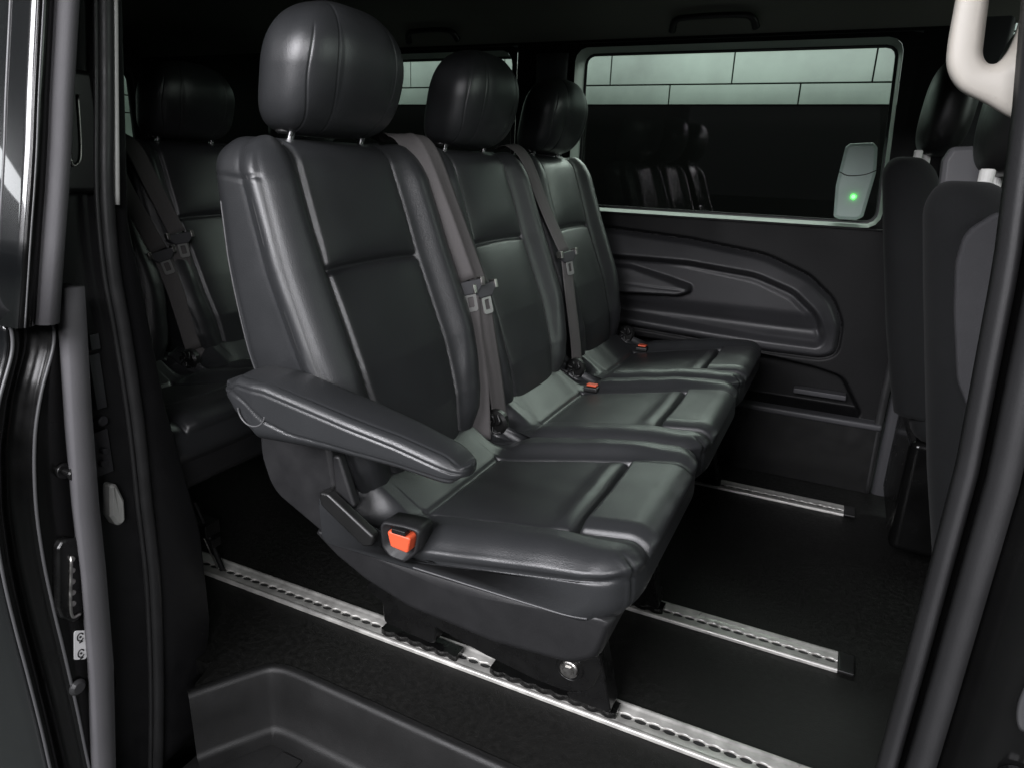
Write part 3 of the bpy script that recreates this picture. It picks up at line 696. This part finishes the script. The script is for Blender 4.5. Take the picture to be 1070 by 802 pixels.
def panel_wall(name, label, axis, d, u0, u1, thick, dz=0., low=False):
    w = thing(name, label, 'wall', (0, d, -.35) if axis == 'y' else (d, 0, -.35))
    mb = MB(); bk = MB()
    rows_ = [(1.197, 1.279, .225), (1.285, 1.452, -.065), (1.458, 1.64, .225), (1.646, 1.84, -.065), (1.846, 2.04, .225), (2.046, 2.3, -.065), (2.306, 2.6, .225)]
    if low: rows_ = [(.92, 1.191, -.065)]+rows_
    for z0, z1, off in rows_:
        z0 += dz; z1 += dz
        k0 = int(math.floor((u0-off)/.565))
        u = off+k0*.565
        while u < u1:
            a, b = max(u0, u+.003), min(u1, u+.565-.003)
            if b-a > .01:
                if axis == 'y': mb.box(a, b, d, d+.02, z0, z1)
                else: mb.box(d-.02, d, a, b, z0, z1)
            u += .565
    mb.build('pale_panel', 'panel', w, .0015, 1)
    if axis == 'y': bk.box(u0, u1, d+.012, d+.10, -.35, 2.6)
    else: bk.box(d-.10, d-.012, u0, u1, -.35, 2.6)
    bk.build('black_backing', 'wallblack', w)
    return w
panel_wall('garage_wall', 'pale green panelled wall with black lower half seen through the side windows', 'y', 2.5, -3.2, 5.5, .1)
panel_wall('garage_wall', 'pale panelled wall glimpsed through the tailgate window at the left', 'x', -2.5, -1.5, 2.4, .1, -.1, True)
gr = MB(); gr.add([(-40, -40, -.35), (40, -40, -.35), (40, 40, -.35), (-40, 40, -.35)], [(0, 1, 2, 3)], False); structure(gr.build('ground', 'ground'))

# ================================================================== REAR DOOR PILLAR (body side behind the opening)
rp = thing('door_pillar', 'black body pillar with curved rubber seal at the left edge of the door opening', 'pillar', (.08, -.28, 0), 'pillars of the door opening')
path = [(.10, -.214, 1.20), (.10, -.226, 1.098), (.10, -.244, .97), (.10, -.262, .847), (.10, -.268, .74), (.10, -.264, .637), (.10, -.262, .50), (.10, -.266, .36), (.10, -.270, .22), (.10, -.288, .03), (.10, -.315, -.16)]
MB().tube([(x+.012, y-.0025, z) for x, y, z in path], .0118, 16).build('inner_trim_roll', 'rubber', rp)
MB().tube([(x+.018, y-.0195, z) for x, y, z in path], .0036, 12).build('weatherstrip', 'rubber', rp)
pp = catmull(path, 8)
rows = []
for p in pp:
    y = p[1]; z = p[2]
    yi = np.interp(z, [-.16, .05, .25, .5, .8, 1.2], [-.20, -.150, -.150, -.19, -.215, -.17])
    rows.append([(.105, y+.004, z), (.098, yi-.012, z), (.09, yi-.004, z), (.07, yi, z), (-1.72, max(yi, -.26)-.06, z), (-1.72, -.37, z), (.05, y-.10, z), (.08, y-.085, z), (.088, y-.03, z)])
MB().loops(rows).build('pillar_trim', 'shell', rp)
MB().box(-1.72, .06, -.36, -.30, 1.15, 1.34).build('roof_rail', 'trim', rp)
MB().tube([(.115, -.2075, 1.16), (.115, -.2140, 1.100), (.115, -.2330, .96), (.115, -.2505, .828)], .0036, 8).build('trim_edge', 'whiteplastic', rp)
# fittings in the gap
ft = MB(); ft.box(.10, .112, -.318, -.304, .625, .648); ft.box(.10, .110, -.322, -.306, .535, .618); ft.cyl((.10, -.318, .517), 'x', .008, .016, 14, .002); ft.cyl((.10, -.322, .47), 'x', .005, .016, 12, .001); ft.cyl((.10, -.325, .45), 'x', .006, .014, 12, .001)
ft.box(.095, .106, -.338, -.308, .43, .50)
ft.build('gap_fitting', 'trimgrey', rp, .0015)
ws = MB(); ws.prism([tuple(q) for q in round_poly([(-.330, .42), (-.320, .418), (-.311, .385), (-.314, .350), (-.328, .348), (-.337, .37)], .008, 5)], 'x', .105, .128, .004)
ws.build('striker_cover', 'whiteplastic', rp, .002)
gh = MB(); gh.box(.07, .118, -.325, -.262, .845, 1.004); ghh = gh.build('hinge_cover', 'black', rp, .008)
MB().tube([(.120, -.300, .975), (.121, -.306, .93), (.121, -.313, .888), (.121, -.306, .883), (.120, -.297, .90), (.120, -.290, .972)], .0016, 8).build('cover_slot', 'bolt', ghh)

# ================================================================== SLIDING DOOR (slid open, left)
sd = thing('sliding_door', 'glossy black sliding door slid open at the left edge of the opening', 'van door', (.0, -.45, -.2))
# upper window frame: outer glossy skin leaning inwards
zz = [.70, .80, .855, .906, .96, 1.06, 1.16, 1.24]; yo = np.interp(zz, [.70, .712, .855, .906, .96, 1.06, 1.24], [-.464, -.462, -.4275, -.416, -.405, -.383, -.343])
rows = []
for z, y in zip(zz, yo):
    rows.append([(-1.2, y-.004, z), (.16, y-.006, z), (.2050, y-.0050, z), (.2145, y-.004, z), (.2172, y-.002, z), (.2175, y+.010, z), (.212, y+.016, z), (.19, y+.05, z), (-1.2, y+.05, z)])
MB().loops(rows).build('window_frame', 'satin', sd)
MB().loops([[(-1.2, y-.0052, z), (.16, y-.0072, z), (.2050, y-.0062, z), (.2140, y-.0050, z), (.2155, y-.003, z), (.2140, y-.001, z), (-1.2, y-.001, z)] for z, y in zip(zz, yo)]).build('frame_skin', 'paint', sd)
MB().tube([(.2175, y+.002, z) for z, y in zip(zz, yo)], .0011, 8).build('frame_glint', 'thread_glint', sd)  # pale tube painting the bright highlight along the frame's front edge
MB().tube([(.172, y-.0070, z) for z, y in zip(zz, yo)], .0016, 8).build('window_moulding', 'thread_glint', sd)
rows = []
for z, y in zip(zz, yo):
    w = .026; a = y+.017
    rows.append([(.200, a, z), (.218, a+.002, z), (.226, a+.007, z), (.228, a+w*.5, z), (.226, a+w-.006, z), (.218, a+w, z), (.19, a+w, z)])
MB().loops(rows).build('frame_seal', 'flock', sd)
# lower door body
sec_z = [.700, .66, .60, .54, .46, .38, .30, .22, .12, .0, -.15, -.28]
sec_o = np.array([-.448, -.452, -.478, -.496, -.508, -.512, -.511, -.508, -.505, -.503, -.495, -.47])
rows = []
for z, y in zip(sec_z, sec_o):
    rows.append([(-1.2, y, z), (.125, y, z), (.152, y+.002, z), (.158, y+.008, z), (.156, y+.016, z), (.140, y+.022, z), (.140, y+.040, z), (.158, y+.046, z), (.164, y+.052, z), (.165, -.392-.03*(z < .1), z), (.15, -.385-.03*(z < .1), z), (-1.2, -.385, z)])
Pd = np.array(rows)
# smooth rows vertically
zn = np.linspace(.70, -.28, 60); Pn = np.stack([[[np.interp(z, sec_z[::-1], Pd[::-1, j, k]) for k in range(3)] for j in range(Pd.shape[1])] for z in zn])
MB().loops(Pn).build('door_body', 'satin', sd)
Po = np.stack([[(-1.2, r_[1][1]-.0012, r_[1][2]), (.125, r_[1][1]-.0012, r_[1][2]), (.148, r_[1][1]-.0004, r_[1][2]), (.1545, r_[1][1]+.002, r_[1][2]), (.150, r_[1][1]+.006, r_[1][2]), (-1.2, r_[1][1]+.006, r_[1][2])] for r_ in Pn])
MB().loops(Po).build('outer_skin', 'paint', sd)
MB().tube([(.158, y+.0035, z) for z, y in zip(sec_z, sec_o)], .0022, 8).build('hem_glint', 'thread_glint', sd)  # pale tube standing in for the highlight on the folded hem
MB().tube([(.166, y+.050, z) for z, y in zip(sec_z, sec_o)], .0022, 8).build('flange_glint', 'thread_glint', sd)  # second pale tube, the highlight along the inner flange fold
MB().box(-1.2, .14, -.452, -.40, .693, .7000).build('belt_line', 'satin', sd, .002)
# long flocked seal down the shut face
rows = []
for z, a, b_ in ((.735, -.398, -.368), (0.700, -0.402, -0.371), (0.573, -0.415, -0.383), (0.438, -0.428, -0.393), (0.336, -0.433, -0.398), (0.182, -0.445, -0.409), (0.023, -0.462, -0.429), (-.12, -.475, -.447)):
    c = .19; w = b_-a
    rows.append([(c-.034, b_-.016, z), (c+.006, a, z), (c+.011, a+.003, z), (c+.0135, (a+b_)/2, z), (c+.012, b_-.005, z), (c+.004, b_, z), (c-.034, b_-.003, z)])
MB().loops(rows).build('door_seal', 'flock', sd)
lt = MB(); lt.prism([tuple(q) for q in round_poly([(-.447, .385), (-.437, .396), (-.411, .384), (-.409, .366), (-.427, .272), (-.44, .262), (-.458, .282), (-.461, .30)], .008, 5)], 'x', .160, .176, .003)
lto = lt.build('latch_plate', 'steel', sd, .0015)
lc = MB()
for k in range(5): lc.cyl((.174, -.432-.0022*k, .362-.0165*k), 'x', .0042, .005, 12, .001)
lc.tube([(.178, -.4325, .368), (.178, -.446, .285), (.178, -.434, .275)], .0022, 8)
lc.build('latch_claw', 'bolt', lto)
stk = MB(); stk.prism([tuple(q) for q in round_poly([(-.440, .247), (-.423, .236), (-.430, .191), (-.447, .202)], .003, 4)], 'x', .1655, .1668)
so = stk.build('warning_sticker', 'white', sd)
ic = MB()
for cy, cz in ((-.4335, .232), (-.4365, .206)):
    ic.tube([(.1672, cy+.0045*math.cos(t), cz+.006*math.sin(t)) for t in np.linspace(.3, 5.6, 12)], .0009, 6)
    ic.box(.1670, .1676, cy-.003, cy+.002, cz-.009, cz-.007); ic.cyl((.1668, cy, cz), 'x', .0016, .001, 8)
ic.build('pictogram', 'slot', so)
bs = MB(); bs.cyl((.163, -.450, .157), 'x', .012, .010, 24, .004); bs.build('rubber_stop', 'rubber', sd)
kn = MB(); kn.cyl((.163, -.416, .487), 'x', .011, .006, 24, .001); kn.cyl((.168, -.416, .487), 'x', .005, .018, 16, .001); kn.cyl((.184, -.416, .487), 'x', .009, .006, 18, .002); kn.build('guide_pin', 'steel', sd)

# ================================================================== FRONT DOOR PILLAR (right)
bp_ = thing('door_pillar', 'black pillar with stitched grey seal strips along the right edge of the photo', 'pillar', (1.2, -.38, 0), 'pillars of the door opening')
zz = [-.3, .3, .5, .7, .85, .95, 1.05, 1.3]
xx = np.interp(zz, [-.3, .3, .434, .65, .825, .934, 1.05, 1.3], [1.172, 1.176, 1.1775, 1.183, 1.176, 1.166, 1.150, 1.11])
def strip(dx0, dx1, y, r, name, m):
    rows = []
    for z, x in zip(zz, xx):
        c = [(x+dx0, y+.02), (x+dx0+.001, y+.004), (x+dx0+.004, y), (x+(dx0+dx1)/2, y-r), (x+dx1-.004, y), (x+dx1-.001, y+.004), (x+dx1, y+.02)]
        rows.append([(a, b, z) for a, b in c])
    P = np.array(rows); zn = np.linspace(-.3, 1.3, 70)
    P = np.stack([[[np.interp(z, zz, P[:, j, k]) for k in range(3)] for j in range(P.shape[1])] for z in zn])
    return MB().loops(P).build(name, m, bp_)
strip(-.004, .0105, -.362, .004, 'inner_seal', 'sealgrey')
strip(.0135, .033, -.378, .006, 'outer_seal', 'sealgrey')
rows = []
for z, x in zip(zz, xx): rows.append([(x+.010, -.345, z), (x+.040, -.374, z), (x+.046, -.392, z), (x+.07, -.398, z), (x+.095, -.398, z), (x+.11, -.41, z), (x+.24, -.415, z), (x+.25, -.33, z), (x+.06, -.28, z), (x+.012, -.30, z)])
P = np.array(rows); zn = np.linspace(-.3, 1.3, 60)
P = np.stack([[[np.interp(z, zz, P[:, j, k]) for k in range(3)] for j in range(P.shape[1])] for z in zn])
MB().loops(P).build('painted_post', 'satin', bp_)
ov = MB(); ov.loops([[(1.2495+k*.0085*math.cos(t), y, .545+k*.026*math.sin(t)) for t in np.linspace(0, 2*math.pi, 28, endpoint=False)] for k, y in ((1.0, -.397), (1.0, -.400), (.85, -.402), (.3, -.4005))])
ov.build('reflector', 'lens', bp_)
MB().cyl((1.245, -.405, .640), 'y', .003, .008, 12, .001).build('screw', 'bolt', bp_)
pb = MB(); pb.cyl((1.252, -.412, .478), 'y', .012, .014, 24, .003); pb.build('hinge_bolt', 'steel', bp_)

# cream grab handle
gh = MB()
outer = [(1.112, 1.075), (1.115, 1.047), (1.116, 1.028), (1.117, .997), (1.1205, .981), (1.131, .968), (1.149, .9585), (1.169, .948), (1.180, .950), (1.192, .962), (1.196, .985), (1.186, 1.042), (1.18, 1.075)]
inner = [(1.134, 1.075), (1.136, 1.045), (1.138, 1.027), (1.140, 1.005), (1.1415, .993), (1.146, .987), (1.152, .988), (1.157, .995), (1.160, 1.006), (1.161, 1.016), (1.1615, 1.026), (1.1615, 1.044), (1.160, 1.075)]
oo = np.array([p[:2] for p in catmull([(*q, 0) for q in outer], 6)]); ii = np.array([p[:2] for p in catmull([(*q, 0) for q in inner], 6)])
rows = []
for yv, k in ((-.290, .14), (-.2945, .05), (-.300, 0.0), (-.304, .03), (-.3065, .10), (-.3075, .22)):
    rows.append((yv, k))
loopsP = []
for j in range(len(oo)):
    sec = []
    a, b = oo[j], ii[j]
    for yv, k in rows: sec.append(((a+(b-a)*k)[0], yv, (a+(b-a)*k)[1]))
    for yv, k in [(-.3075, .35), (-.3062, .24), (-.302, .12), (-.296, .03), (-.285, 0.0), (-.272, 0.)]: sec.append(((b+(a-b)*k)[0], yv, (b+(a-b)*k)[1]))
    sec.append((((a+b)/2)[0], -.268, ((a+b)/2)[1])); sec.append(((a+(b-a)*.12)[0], -.275, (a+(b-a)*.12)[1]))
    loopsP.append(sec)
gho = gh.loops(loopsP).build('grab_handle', 'cream'); tag(gho, 'cream plastic grab handle at the top right corner', 'grab handle')

# ================================================================== FRONT SEATS
def front_seat(label, guide=True):
    s = thing('front_seat', label, 'seat', (1.32, .22, 0), 'front seats seen from behind')
    zs_ = list(np.linspace(.36, .872, 60))+[.905-.03*(1-math.sin(a)) for a in np.linspace(0.1, 1.5, 10)]
    rows = []
    for z in zs_:
        xr = float(np.interp(z, [.36, .42, .548, .784, .876, .91], [1.250, 1.232, 1.201, 1.152, 1.134, 1.128])); th = float(np.interp(z, [.36, .6, .9], [.17, .15, .10]))
        w = float(np.interp(z, [.36, .7, .905], [.225, .222, .19])); d = 0
        if z > .86: d = .045-math.sqrt(max(0, .045**2-(z-.86)**2)) if z-.86 < .045 else .045
        rp = round_poly([(xr+d*.8, .22-w+d), (xr+th-d*.8, .22-w+d), (xr+th-d*.8, .22+w-d), (xr+d*.8, .22+w-d)], [.05, .05, .05, .10], 10)
        rows.append([(x+.035*max(0, y-.02)/.4+.012, y, z) for x, y in resample(rp, 120)])
    def dd(P, N):
        x, y, z = P[..., 0], P[..., 1], P[..., 2]
        return -.002*np.exp(-((x-np.interp(z, [.36, .88], [1.30, 1.175]))/.003)**2)*sm(.5, .8, np.abs(N[..., 1]))*sm(.84, .80, z)
    br = MB().loops(displace(rows, dd)).build('backrest', 'fabric', s)
    pol = round_poly([(1.192, .850), (1.222, .878), (1.250, .865), (1.265, .62), (1.245, .63), (1.218, .68), (1.199, .76), (1.190, .815)], [.03, .02, .02, .02, .02, .06, .08, .05], 8)
    MB().prism([tuple(q) for q in pol], 'y', -.006, .012, .003).build('side_panel', 'fabriclight', br, .002)
    rows = []
    for u in np.linspace(-.98, .98, 40):
        z = 1.012+.102*u; sc_ = (1-abs(u)**3)**(1/3)
        rp = [(1.262+.008*u+.05*sc_*math.copysign(abs(math.cos(a))**.75, math.cos(a)), .22+.125*sc_*math.copysign(abs(math.sin(a))**.75, math.sin(a)), z) for a in np.linspace(0, 2*math.pi, 60, endpoint=False)]
        rows.append(rp)
    hr = MB().loops(rows).build('headrest', 'black', s)
    for q in (-1, 1):
        MB().cyl((1.226+q*.012, .15+q*.05, .888), 'z', .0085, .032, 16, .002).build('post', 'whiteplastic', hr)
    if guide: MB().prism([tuple(q) for q in round_poly([(1.194, .886), (1.190, .935), (1.198, .955), (1.245, .958), (1.262, .94), (1.262, .880)], .008, 4)], 'y', .375, .42, .006).build('belt_guide', 'fabriclight2', s, .003)
    pd = MB(); pd.box(1.31, 1.62, .03, .41, .02, .30); pd.build('seat_base', 'satin', s, .02)
    cu = MB(); cu.box(1.30, 1.72, -.01, .45, .30, .42); cu.build('cushion', 'fabric', s, .045, 4)
    return s
fs = front_seat('grey cloth front seat nearest the door, at the right behind the grab handle')
f2 = copy_tree(fs, skip=('side_panel', 'belt_guide')); f2.location.y += .74; f2.location.x += -.032; f2.location.z += .045
tag(f2, 'dark front seat by the far wall, behind the nearer grey seat', 'seat', 'front seats seen from behind')

# ================================================================== CAMERA
cam = bpy.data.cameras.new('camera'); co = bpy.data.objects.new('camera', cam); COL.objects.link(co)
yaw, pitch, roll = .434, .3055, .038
yaw, pitch, roll = math.radians(24.86), math.radians(17.5), math.radians(2.18)
f = Vector((-math.sin(yaw)*math.cos(pitch), math.cos(yaw)*math.cos(pitch), -math.sin(pitch)))
r = Vector((math.cos(yaw), math.sin(yaw), 0)); u = r.cross(f)
r2 = math.cos(roll)*r+math.sin(roll)*u; u2 = -math.sin(roll)*r+math.cos(roll)*u
mw = Matrix((( r2.x, u2.x, -f.x, 1.073), (r2.y, u2.y, -f.y, -.939), (r2.z, u2.z, -f.z, .904), (0, 0, 0, 1)))
co.matrix_world = mw
cam.sensor_width = 36; cam.lens = 725/1070*36; cam.clip_start = .01; cam.clip_end = 200
sc.camera = co

# ================================================================== LIGHT
w = bpy.data.worlds.new('World'); sc.world = w; w.use_nodes = True
w.node_tree.nodes['Background'].inputs[0].default_value = (.9, .95, 1, 1); w.node_tree.nodes['Background'].inputs[1].default_value = .035
def area(name, loc, target, sx, sy, power, col):
    l = bpy.data.lights.new(name, 'AREA'); l.shape = 'RECTANGLE'; l.size = sx; l.size_y = sy; l.energy = power; l.color = col
    o = bpy.data.objects.new(name, l); COL.objects.link(o); o.location = loc
    o.rotation_euler = (Vector(target)-Vector(loc)).to_track_quat('-Z', 'Y').to_euler(); return o
area('lamp_near', (.1, -2.7, 2.0), (.5, 0, .7), 2.2, 1.0, 125, (.97, .96, 1.0))
area('lamp_far', (.1, 1.55, 1.9), (.1, 2.5, 1.3), 6.0, .15, 6, (.86, 1.0, .90))
area('fill_front', (3.6, .9, 1.55), (.4, .6, .75), 1.4, .5, 12, (.86, 1.0, .90))  # added unseen fill, no known fixture; brightens the backrest inserts

area('lamp_door', (2.6, -2.7, 1.9), (.3, 0, .7), 1.1, .4, 48, (.98, .97, 1.0))
area('fill_window', (.9, 2.3, 1.75), (.6, .3, .5), 3.0, .25, 21, (.89, 1.0, .93))  # added light out of view beyond the far window, gives cushions their sheen
area('lamp_side', (-3.3, -2.9, 1.75), (.1, -.5, .9), 1.6, .12, 4, (.95, .97, 1.0))
sc.view_settings.view_transform = 'Standard'; sc.view_settings.look = 'None'; sc.view_settings.exposure = .3; sc.view_settings.gamma = 1
sc.cycles.max_bounces = 8; sc.cycles.use_denoising = True; sc.cycles.sample_clamp_indirect = 4
